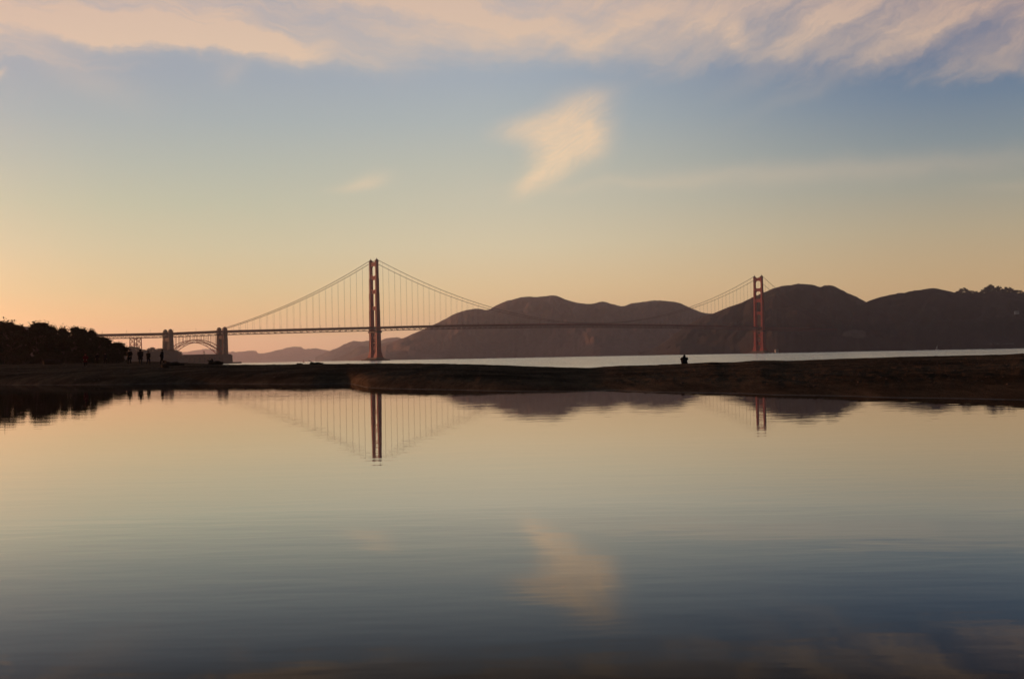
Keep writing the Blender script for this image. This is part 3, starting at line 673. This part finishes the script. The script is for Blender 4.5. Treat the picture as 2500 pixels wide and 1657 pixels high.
# ------------------------------------------------------------------ trees
def leaf_cloud(mb, c, rad, n, size, flat=1.0):
    for _ in range(n):
        while True:
            d = Vector((random.uniform(-1, 1), random.uniform(-1, 1), random.uniform(-1, 1)))
            if d.length <= 1: break
        d = d * (d.length ** -0.35 if d.length > 0 else 1)
        p_ = Vector(c) + Vector((d.x * rad, d.y * rad, d.z * rad * flat))
        a = Vector((random.uniform(-1, 1), random.uniform(-1, 1), random.uniform(-1, 1))).normalized(); b = a.cross(Vector((random.uniform(-1, 1), random.uniform(-1, 1), random.uniform(-1, 1)))).normalized()
        s_ = size * random.uniform(.5, 1.2); o = len(mb.v)
        mb.v += [tuple(p_ - a * s_), tuple(p_ + b * s_ * .45), tuple(p_ + a * s_), tuple(p_ - b * s_ * .45)]; mb.f.append((o, o + 1, o + 2, o + 3))
def make_tree(H, Wd, nclump, nleaf, size, leafm, lean=0.0, name='cypress_tree', low=0.25):
    r_ = empty(name, (0, 0, 0)); tk = MB(); ph = random.uniform(0, 6)
    trunk = [(lean * H * .25 * (k_ / 5) ** 2 + .12 * math.sin(k_ + ph), .1 * math.cos(k_ * 1.3 + ph), -.6 + (H * .62 + .6) * k_ / 5) for k_ in range(6)]
    tk.tube(trunk, [H * .045 * (1 - .13 * k_) for k_ in range(6)], 8)
    cr = MB()
    for i in range(nclump):
        a = random.uniform(0, 2 * math.pi); q = random.random() ** .5; zz = random.uniform(low, 1.0)
        prof_ = math.sin(min(1, (zz - low * .4) / (1 - low * .4)) ** .7 * math.pi) ** .5 * .95 + .12
        cx_ = Wd / 2 * q * prof_ * math.cos(a) + lean * H * .25 * zz; cy_ = Wd / 2 * q * prof_ * math.sin(a)
        rad = Wd * random.uniform(.06, .15); cz_ = H * zz - rad * .4
        leaf_cloud(cr, (cx_, cy_, cz_), rad, nleaf, size, random.uniform(.5, .8))
        if zz > .45: leaf_cloud(cr, (cx_ * 1.1, cy_ * 1.1, cz_ + rad * .5), rad * 1.6, nleaf // 7, size * .8, .8)
        if i % 3 == 0:
            st = Vector(trunk[min(5, 2 + i % 4)]); e = Vector((cx_, cy_, cz_)); mid = st.lerp(e, .5) + Vector((0, 0, -.1 * H * random.random()))
            tk.tube([st, mid, e], [H * .016, H * .011, H * .004], 5, False)
    tk.build('trunk', M['bark'], r_, True); cr.build('crown', leafm, r_)
    return r_
protos = [make_tree(9, 6.5, 95, 100, .34, M['leaf'], .15, low=.06), make_tree(9, 7.5, 105, 100, .34, M['leaf'], -.25, low=.06), make_tree(9, 5, 80, 100, .32, M['leaf'], .05, low=.06), make_tree(9, 8, 110, 100, .34, M['leaf'], .35, low=.06)]
tree_spots = [(-25, 786, 230, 80, 'big cypress cut by the left edge of the picture'), (12, 791, 222, 62, 'first whole cypress from the left edge, crown sloping right'),
              (50, 798, 230, 52, 'small rounded cypress left of the tallest crown in the grove'), (90, 792, 224, 66, 'tallest round-crowned cypress of the grove at the left'),
              (124, 800, 228, 44, 'spiky cypress just right of the tallest crown'), (150, 804, 240, 36, 'thin ragged cypress in the dip at the middle of the grove'),
              (182, 801, 232, 50, 'broad cypress with feathery top right of the dip'), (203, 806, 236, 40, 'ragged cypress behind the person in the dark red coat'),
              (222, 808, 230, 36, 'last full height cypress before the bridge deck appears'), (246, 824, 224, 46, 'lower cypress where the deck enters the trees'),
              (264, 831, 218, 42, 'wind-bent cypress under the end of the bridge deck'), (283, 838, 216, 36, 'cypress with branches reaching right toward the trestle'),
              (-70, 790, 236, 90, 'cypress beyond the left edge of the picture')]
def ground_z(px, Y): return spit_z(px, Y)
used = set()
for i, (px, py, Y, wpx, lab) in enumerate(tree_spots):
    k_ = i % 4
    o = protos[k_] if k_ not in used else copy_tree(protos[k_]); used.add(k_)
    top = pt(px, py, Y); gz = ground_z(px, Y); Hh = top.z - gz
    o.location = (top.x, top.y, gz); s_ = Hh / 9.0; w_ = wpx / F * Y / 6.7 * 1.25; o.scale = (w_, w_, s_ * 1.02); o.rotation_euler.z = random.uniform(0, 6.28) if i not in (11,) else 0
    tag(o, lab, 'tree', 'cypress trees in the grove on the left')
def make_bush(H, Wd, n, name='dune_shrub'):
    r_ = empty(name, (0, 0, 0)); cr = MB(); tk = MB()
    for i in range(n):
        a = random.uniform(0, 6.28); q = random.random() ** .6; x_ = Wd / 2 * q * math.cos(a); y_ = Wd / 2 * q * math.sin(a); zz = H * (1 - .6 * q * q) * random.uniform(.35, .92)
        leaf_cloud(cr, (x_, y_, zz), Wd * random.uniform(.10, .18), 90, .14, .7)
        if i % 3 == 0: tk.tube([(x_ * .1, y_ * .1, -.3), (x_ * .6, y_ * .6, zz * .6), (x_, y_, zz)], [.06, .04, .015], 5, False)
    tk.build('stem', M['bark'], r_); cr.build('foliage', M['scrub'], r_); return r_
bush0 = make_bush(3, 5, 40); bush1 = make_bush(3, 4, 34)
bspots = [(8, 858, 205, 60, 'dark shrub below the cypress at the left edge'), (58, 862, 202, 64, 'wide shrub under the small rounded cypress'), (110, 860, 206, 60, 'shrub under the tallest cypress of the grove'),
          (160, 858, 204, 60, 'shrub at the foot of the middle of the grove'), (206, 856, 206, 56, 'tall shrub behind the person in the dark red coat'), (250, 850, 204, 60, 'tall shrub left of the four walkers'),
          (278, 850, 200, 36, 'tall shrub behind the leftmost of the four walkers')]
bluff_spots = [(322, 846, 30, 'small pointed tree on the bluff at the right end of the grove'), (346, 853, 26, 'low tree on the bluff in front of the trestle'),
              (371, 848, 20, 'knob-shaped tree on the bluff left of the landward pylon'), (392, 850.5, 26, 'tree on the bluff at the foot of the landward pylon'),
              (418, 853, 28, 'tree on the bluff just right of the landward pylon'), (436, 858, 20, 'last low tree on the bluff before the brick fort')]
for i, (px, py, Y, wpx, lab) in enumerate(bspots):
    src = (bush0, bush1)[i % 2]; o = src if i < 2 else copy_tree(src)
    top = pt(px, py, Y); gz = ground_z(px, Y); o.location = (top.x, top.y, gz); w_ = wpx / F * Y / 4.2; o.scale = (w_, w_, (top.z - gz) / 2.75); o.rotation_euler.z = random.uniform(0, 6.28)
    tag(o, lab, 'shrub', 'shrubs along the foot of the grove')
bt = make_tree(9, 8, 60, 70, .45, M['leaf_far'], .1, 'bluff_tree', .0)
for i, (px, py, wpx, lab) in enumerate(bluff_spots):
    o = bt if i == 0 else copy_tree(bt); top = pt(px, py, 2070); H_ = 9 if i != 2 else 11
    o.location = (top.x, 2070, top.z - H_); w_ = wpx / F * 2070 / 7.0; o.scale = (w_, w_, H_ / 9.0); o.rotation_euler.z = i * 1.7
    tag(o, lab, 'tree', 'low trees on the bluff by the bridge')
# eucalyptus on the far ridge
eu = [make_tree(9, 8, 44, 70, .6, M['leaf_far'], .1, 'ridge_tree', .0), make_tree(9, 7, 40, 70, .6, M['leaf_far'], -.1, 'ridge_tree', .0)]
espots = [(2343, 708, 20), (2352, 703, 22), (2362, 707, 18), (2372, 709.5, 16), (2384, 711, 16), (2396, 711, 14), (2405, 701, 22), (2416, 695.5, 24), (2428, 698, 22), (2440, 699, 20), (2452, 701, 20), (2463, 702, 18), (2474, 705, 20), (2486, 708, 20), (2498, 713, 20), (2512, 716, 20)]
for i, (px, py, wpx) in enumerate(espots):
    o = eu[i % 2] if i < 2 else copy_tree(eu[i % 2]); top = pt(px, py, 3690); bz = pt(px, 722, 3690).z; o.location = (top.x, 3690, bz)
    w_ = wpx / F * 3690 / 7.5; o.scale = (w_, w_, (top.z - bz) / 9.0); o.rotation_euler.z = i * 1.3
    ordn = ['first', 'second', 'third', 'fourth', 'fifth', 'sixth', 'seventh', 'eighth', 'ninth', 'tenth', 'eleventh', 'twelfth', 'thirteenth', 'fourteenth', 'fifteenth', 'sixteenth'][i]
    tag(o, ('%s tree from the left along the dark ridge at far right' % ordn), 'tree', 'trees on the ridge at far right')

# ------------------------------------------------------------------ people
def skinned(name, verts, edges, radii, m, parent, sub=1):
    me = bpy.data.meshes.new(name); me.from_pydata(verts, edges, []); o = bpy.data.objects.new(name + '_tmp', me); COL.objects.link(o)
    md = o.modifiers.new('s', 'SKIN'); md.use_smooth_shade = True
    for sv_, r_ in zip(me.skin_vertices[0].data, radii): sv_.radius = (r_, r_) if not isinstance(r_, tuple) else r_
    me.skin_vertices[0].data[0].use_root = True
    if sub: o.modifiers.new('u', 'SUBSURF').levels = sub
    o.modifiers[-1].render_levels = sub
    dg = bpy.context.evaluated_depsgraph_get(); nm = bpy.data.meshes.new_from_object(o.evaluated_get(dg)); nm.name = name
    bpy.data.objects.remove(o); bpy.data.meshes.remove(me)
    nm.materials.clear(); nm.materials.append(m); ob = bpy.data.objects.new(name, nm); COL.objects.link(ob); ob.parent = parent
    return ob
def hand(V_, E_, Rr, wi, w_, d_, side):
    """palm and five fingers from wrist index wi, direction d_"""
    d_ = Vector(d_).normalized(); x = d_.cross(Vector((0, 1, 0)) if abs(d_.y) < .8 else Vector((1, 0, 0))).normalized()
    V_.append(tuple(Vector(w_) + d_ * .07)); Rr.append((.036, .018)); E_.append((wi, len(V_) - 1)); pi_ = len(V_) - 1
    for k_, L in enumerate((.07, .08, .075, .055)):
        b = Vector(w_) + d_ * .09 + x * (-.03 + .02 * k_); V_.append(tuple(b)); Rr.append(.009); E_.append((pi_, len(V_) - 1))
        V_.append(tuple(b + d_ * L + Vector((0, .015, 0)))); Rr.append(.007); E_.append((len(V_) - 2, len(V_) - 1))
    b = Vector(w_) + d_ * .03 + x * .04 * -side; V_.append(tuple(b)); Rr.append(.011); E_.append((wi, len(V_) - 1))
    V_.append(tuple(b + d_ * .05 + x * .015 * -side)); Rr.append(.009); E_.append((len(V_) - 2, len(V_) - 1))
def person(px, Y, H, facing, stride, coat, trousers, label, coat_len=.52, hood=False, bulk=1.0, group=None, arms='down'):
    gp = ground_at(px, Y); r_ = empty('person', gp, facing); tag(r_, label, 'person', group)
    S = H / 1.72
    J = {'pelvis': (0, 0, .93), 'chest': (0, .0, 1.28), 'neck': (0, .01, 1.47), 'head': (0, .02, 1.60), 'crown': (0, .01, 1.67)}
    V_ = [J['pelvis'], (0, 0, 1.10), J['chest'], J['neck'], J['head'], J['crown'], (0, .115, 1.59)]
    E_ = [(0, 1), (1, 2), (2, 3), (3, 4), (4, 5), (4, 6)]; Rr = [(.15, .11), (.135, .10), (.165, .11), (.055, .06), (.078, .095), (.06, .07), .014]
    for sd in (1, -1): V_.append((sd * .085, .02, 1.59)); Rr.append(.016); E_.append((4, len(V_) - 1))
    legs = []; armsj = []
    for sd in (1, -1):
        st = stride * sd; hip = (sd * .09, 0, .88); knee = (sd * .095, st * .45 + .03, .49); ank = (sd * .09, st * 1.0 - (.05 if st < 0 else 0), .09 + (.05 if st < 0 else 0)); toe = (sd * .10, ank[1] + .17, ank[2] - .05)
        b = len(V_); V_ += [hip, knee, ank, toe]; E_ += [(0, b), (b, b + 1), (b + 1, b + 2), (b + 2, b + 3)]; Rr += [.095, .06, .042, (.045, .03)]; legs.append((hip, knee, ank, toe))
        sh = (sd * .19, 0, 1.41)
        if arms == 'down': el_ = (sd * .25, -st * .25, 1.14); wr = (sd * .235, -st * .5 + .08, .90)
        elif arms == 'pocket': el_ = (sd * .29, -.06, 1.15); wr = (sd * .20, .12, .98)
        else: el_ = (sd * .27, .12, 1.20); wr = (sd * .09, .26, 1.42)
        b = len(V_); V_ += [sh, el_, wr]; E_ += [(2, b), (b, b + 1), (b + 1, b + 2)]; Rr += [.062, .045, .03]; armsj.append((sh, el_, wr))
        hand(V_, E_, Rr, b + 2, wr, Vector(wr) - Vector(el_), sd)
    body = skinned('body', [Vector(v) * S for v in V_], E_, [(q * S if not isinstance(q, tuple) else (q[0] * S, q[1] * S)) for q in Rr], M['skin'], r_)
    c_ = MB(); hem = 1.0 - coat_len * .55
    B = bulk
    c_.loft([((0, 0, hem * S), .215 * S * B, .165 * S * B), ((0, 0, (hem + .12) * S), .20 * S * B, .15 * S * B), ((0, 0, 1.1 * S), .178 * S * B, .135 * S * B), ((0, 0, 1.28 * S), .205 * S * B, .15 * S * B), ((0, 0, 1.40 * S), .195 * S * B, .125 * S * B), ((0, .01, 1.47 * S), .105 * S, .09 * S), ((0, .01, 1.50 * S), .075 * S, .075 * S)])
    for sh, el_, wr in armsj: c_.tube([Vector(sh) * S, Vector(el_) * S, Vector(wr) * S * 1.0], [.085 * S * B, .068 * S * B, .05 * S], 10)
    c_.build('coat', coat, r_, True)
    tr = MB()
    for hip, knee, ank, toe in legs: tr.tube([Vector(hip) * S + Vector((0, 0, .06)), Vector(knee) * S, Vector(ank) * S], [.115 * S, .08 * S, .062 * S], 10)
    tr.build('trousers', trousers, r_, True)
    for hip, knee, ank, toe in legs:
        s_ = MB(); a = Vector(ank) * S; s_.tube([a + Vector((0, -.05, -.045)), a + Vector((0, .04, -.04)), a + Vector((0, .15, -.055)), a + Vector((0, .20, -.06))], [.04, .052, .046, .02], 8); s_.build('shoe', M['hair'], r_, True)
    h_ = MB(); rr = .108 if not hood else .128
    h_.loft([((0, -.02 * S, (1.54 if not hood else 1.46) * S), rr * S * .8, rr * S * .8), ((0, -.015 * S, 1.60 * S), rr * S, rr * S * .98), ((0, -.005, 1.67 * S), rr * S * .9, rr * S * .95), ((0, 0, 1.72 * S), rr * S * .5, rr * S * .5)])
    h_.build('hood' if hood else 'hair', coat if hood else M['hair'], r_, True)
    return r_
navy = cloth('dark_navy_cloth', (.012, .013, .02)); black = cloth('black_cloth', (.010, .010, .010)); maroon = cloth('dark_red_cloth', (.10, .012, .014)); brown = cloth('dark_brown_cloth', (.03, .02, .014)); jeans = cloth('dark_blue_denim', (.014, .018, .03))
GW = 'walkers on the sand at the left'
person(315, 126, 1.78, R(170), .14, black, black, 'person in a bulky dark coat, leftmost and broadest of the four walkers', .7, bulk=1.4, arms='pocket', group=GW)
person(342, 126, 1.84, R(8), .12, navy, jeans, 'tall person in a long dark coat, second from left of the four walkers', .75, True, bulk=1.25, group=GW)
person(361.5, 125, 1.60, R(-20), .18, black, jeans, 'short slim person in a dark jacket, third from left of the four walkers', .5, bulk=1.2, group=GW)
person(395, 124, 1.74, R(95), .22, navy, black, 'person mid-stride in dark clothes, rightmost of the four walkers', .5, bulk=1.15, group=GW)
person(208, 112, 1.36, R(185), .05, maroon, black, 'person in a dark red coat standing alone in front of the grove', .7, True, bulk=1.25, arms='pocket', group=GW)
person(237, 168, 1.70, R(30), .15, black, black, 'small distant person in black, left of the distant pair', .5, bulk=1.1, group=GW)
person(256, 152, 1.62, R(-10), .12, navy, black, 'small distant person in dark navy, right of the pair behind the walkers', .5, bulk=1.1, group=GW)

def seated(px, Y, coat, label, py=None, facing=0.0, S=1.0, holding=False):
    gp = ground_at(px, Y)
    if py is not None: gp.z = pt(px, py, Y).z
    r_ = empty('person', gp, facing); tag(r_, label, 'person')
    V_ = [(0, 0, .12), (0, -.02, .32), (0, .0, .50), (0, .03, .66), (0, .06, .78), (0, .05, .86), (0, .16, .775)]
    E_ = [(0, 1), (1, 2), (2, 3), (3, 4), (4, 5), (4, 6)]; Rr = [(.17, .13), (.14, .11), (.17, .11), (.055, .06), (.08, .095), (.06, .07), .014]
    arms_, legs_ = [], []
    for sd in (1, -1): V_.append((sd * .085, .06, .775)); Rr.append(.016); E_.append((4, len(V_) - 1))
    for sd in (1, -1):
        b = len(V_); L = [(sd * .11, .05, .12), (sd * .20, .40, .42), (sd * .14, .62, .08), (sd * .15, .80, .05)]
        V_ += L; E_ += [(0, b), (b, b + 1), (b + 1, b + 2), (b + 2, b + 3)]; Rr += [.09, .06, .042, (.045, .03)]; legs_.append(L)
        A = [(sd * .20, .02, .60), (sd * .31, .10, .46), (sd * .07, .27, .66)]
        b = len(V_); V_ += A; E_ += [(2, b), (b, b + 1), (b + 1, b + 2)]; Rr += [.062, .045, .03]; arms_.append(A); hand(V_, E_, Rr, b + 2, A[2], Vector((-sd * .5, .3, .7)), sd)
    skinned('body', [Vector(v) * S for v in V_], E_, [(q * S if not isinstance(q, tuple) else (q[0] * S, q[1] * S)) for q in Rr], M['skin'], r_)
    c_ = MB(); c_.loft([((0, -.02, 0), .29 * S, .23 * S), ((0, -.02, .10 * S), .30 * S, .23 * S), ((0, -.02, .26 * S), .25 * S, .19 * S), ((0, 0, .42 * S), .25 * S, .18 * S), ((0, 0, .57 * S), .225 * S, .16 * S), ((0, .02, .66 * S), .12 * S, .11 * S), ((0, .03, .70 * S), .09 * S, .09 * S)])
    for A in arms_: c_.tube([Vector(q) * S for q in A], [.09 * S, .075 * S, .05 * S], 10)
    c_.build('coat', coat, r_, True)
    tr = MB()
    for L in legs_: tr.tube([Vector(q) * S for q in L[:3]], [.11 * S, .085 * S, .06 * S], 10)
    tr.build('trousers', jeans, r_, True)
    for L in legs_: s_ = MB(); s_.tube([Vector(L[2]) * S + Vector((0, -.04, -.03)), Vector(L[3]) * S, Vector(L[3]) * S + Vector((0, .1, -.01))], [.045, .05, .025], 8); s_.build('shoe', M['hair'], r_, True)
    h_ = MB(); h_.loft([((0, .03 * S, .64 * S), .115 * S, .11 * S), ((0, .045 * S, .74 * S), .118 * S, .12 * S), ((0, .05 * S, .82 * S), .10 * S, .105 * S), ((0, .05 * S, .885 * S), .045 * S, .05 * S)]); h_.build('hood', coat, r_, True)
    return r_
pz = pt(1670, 888.5, 99); seated(1670, 99, navy, 'lone person in a dark hooded coat sitting on the sand crest facing the bay', py=889.5, S=1.0)
seated(517, 122, black, 'person crouched beside driftwood on the sand below the brick fort', py=889, facing=R(60), S=.72)

# ------------------------------------------------------------------ driftwood and tide line
def log(px, Y, L, rad, ang, label, tilt=0.0, branch=True, lift=0.0):
    gp = ground_at(px, Y); r_ = empty('driftwood_log', gp + Vector((0, 0, rad * .5 + lift)), R(ang)); tag(r_, label, 'driftwood')
    mb = MB(); ps = [(-L/2 + L * k_ / 6, .06 * L * math.sin(k_ * 1.3), .03 * L * math.sin(k_ * 2.1) + tilt * (k_ / 6) ** 2) for k_ in range(7)]
    mb.tube(ps, [rad * q for q in (.7, 1.0, .95, 1.05, .85, .7, .4)], 9); mb.build('trunk', M['wood'], r_, True)
    if branch:
        b = MB(); s_ = Vector(ps[1]); b.tube([s_, s_ + Vector((-.25, .05, .25)) * L * .5, s_ + Vector((-.6, .0, .42)) * L * .5], [rad * .5, rad * .35, rad * .12], 6); b.build('branch', M['wood'], r_, True)
log(772, 107, 1.3, .10, 0, 'driftwood log with a raised branch on the sand crest left of the nearer tower', lift=.05)
log(731, 108, .6, .08, 20, 'short stub of driftwood on the crest left of the raised branch log', branch=False)
log(527, 119, 1.5, .26, 10, 'thick dark driftwood log beside the crouched person below the fort')
log(424, 108, 2.0, .27, -8, 'heavy dark log on the sand right of the rightmost walker')
log(403, 97, .55, .2, 30, 'small dark stump on the sand below the rightmost walker', branch=False)
log(128, 165, 2.6, .5, 15, 'pale-edged driftwood pile at the foot of the grove')
log(1745, 78, 1.0, .05, 5, 'thin reddish stick lying on the sand below the farther tower', branch=False)
# weed, pebbles and small debris on the spit: beyond counting
db = MB()
for _ in range(2600):
    px = random.uniform(-50, 2550); dS = shore_d(px); dC = crest(px)[0]
    Y = dS + 1.2 + (dC - dS - 1.2) * random.random(); gp = ground_at(px, Y); s_ = random.uniform(.015, .045) * (1 if random.random() < .95 else 1.6) * (Y / 60) ** .5
    n = 6; o = len(db.v); a0 = random.uniform(0, 6)
    for rr, zz in ((1.0, -.2), (.8, .35)):
        for k_ in range(n):
            a = a0 + 2 * math.pi * k_ / n; q = s_ * rr * random.uniform(.75, 1.2); db.v.append((gp.x + q * 1.5 * math.cos(a), gp.y + q * math.sin(a), gp.z + s_ * zz))
    db.v.append((gp.x, gp.y, gp.z + s_ * .55))
    for k_ in range(n): db.f.append((o + k_, o + (k_ + 1) % n, o + n + (k_ + 1) % n, o + n + k_)); db.f.append((o + n + k_, o + n + (k_ + 1) % n, o + 2 * n))
tag(db.build('beach_debris', mat('weed_and_pebbles', (.07, .05, .04), .9, .6, 1.5)), 'pebbles and scraps of weed scattered over the dark sand', 'debris', kind='stuff')

# ------------------------------------------------------------------ haze
mb = MB(); mb.box((0, 9700, 215), 11500, 10300, 220)
mb.v = [(x_, y_, max(z_, -4.2)) for x_, y_, z_ in mb.v]
mhz = bpy.data.materials.new('sea_haze'); mhz.use_nodes = True; t = mhz.node_tree; t.nodes.clear()
pv = t.nodes.new('ShaderNodeVolumePrincipled'); pv.inputs['Color'].default_value = (0.95, 0.81, 0.87, 1); pv.inputs['Density'].default_value = 0.000045; pv.inputs['Anisotropy'].default_value = 0.83
om = t.nodes.new('ShaderNodeOutputMaterial'); t.links.new(pv.outputs[0], om.inputs['Volume'])
tag(mb.build('haze', mhz), kind='stuff')
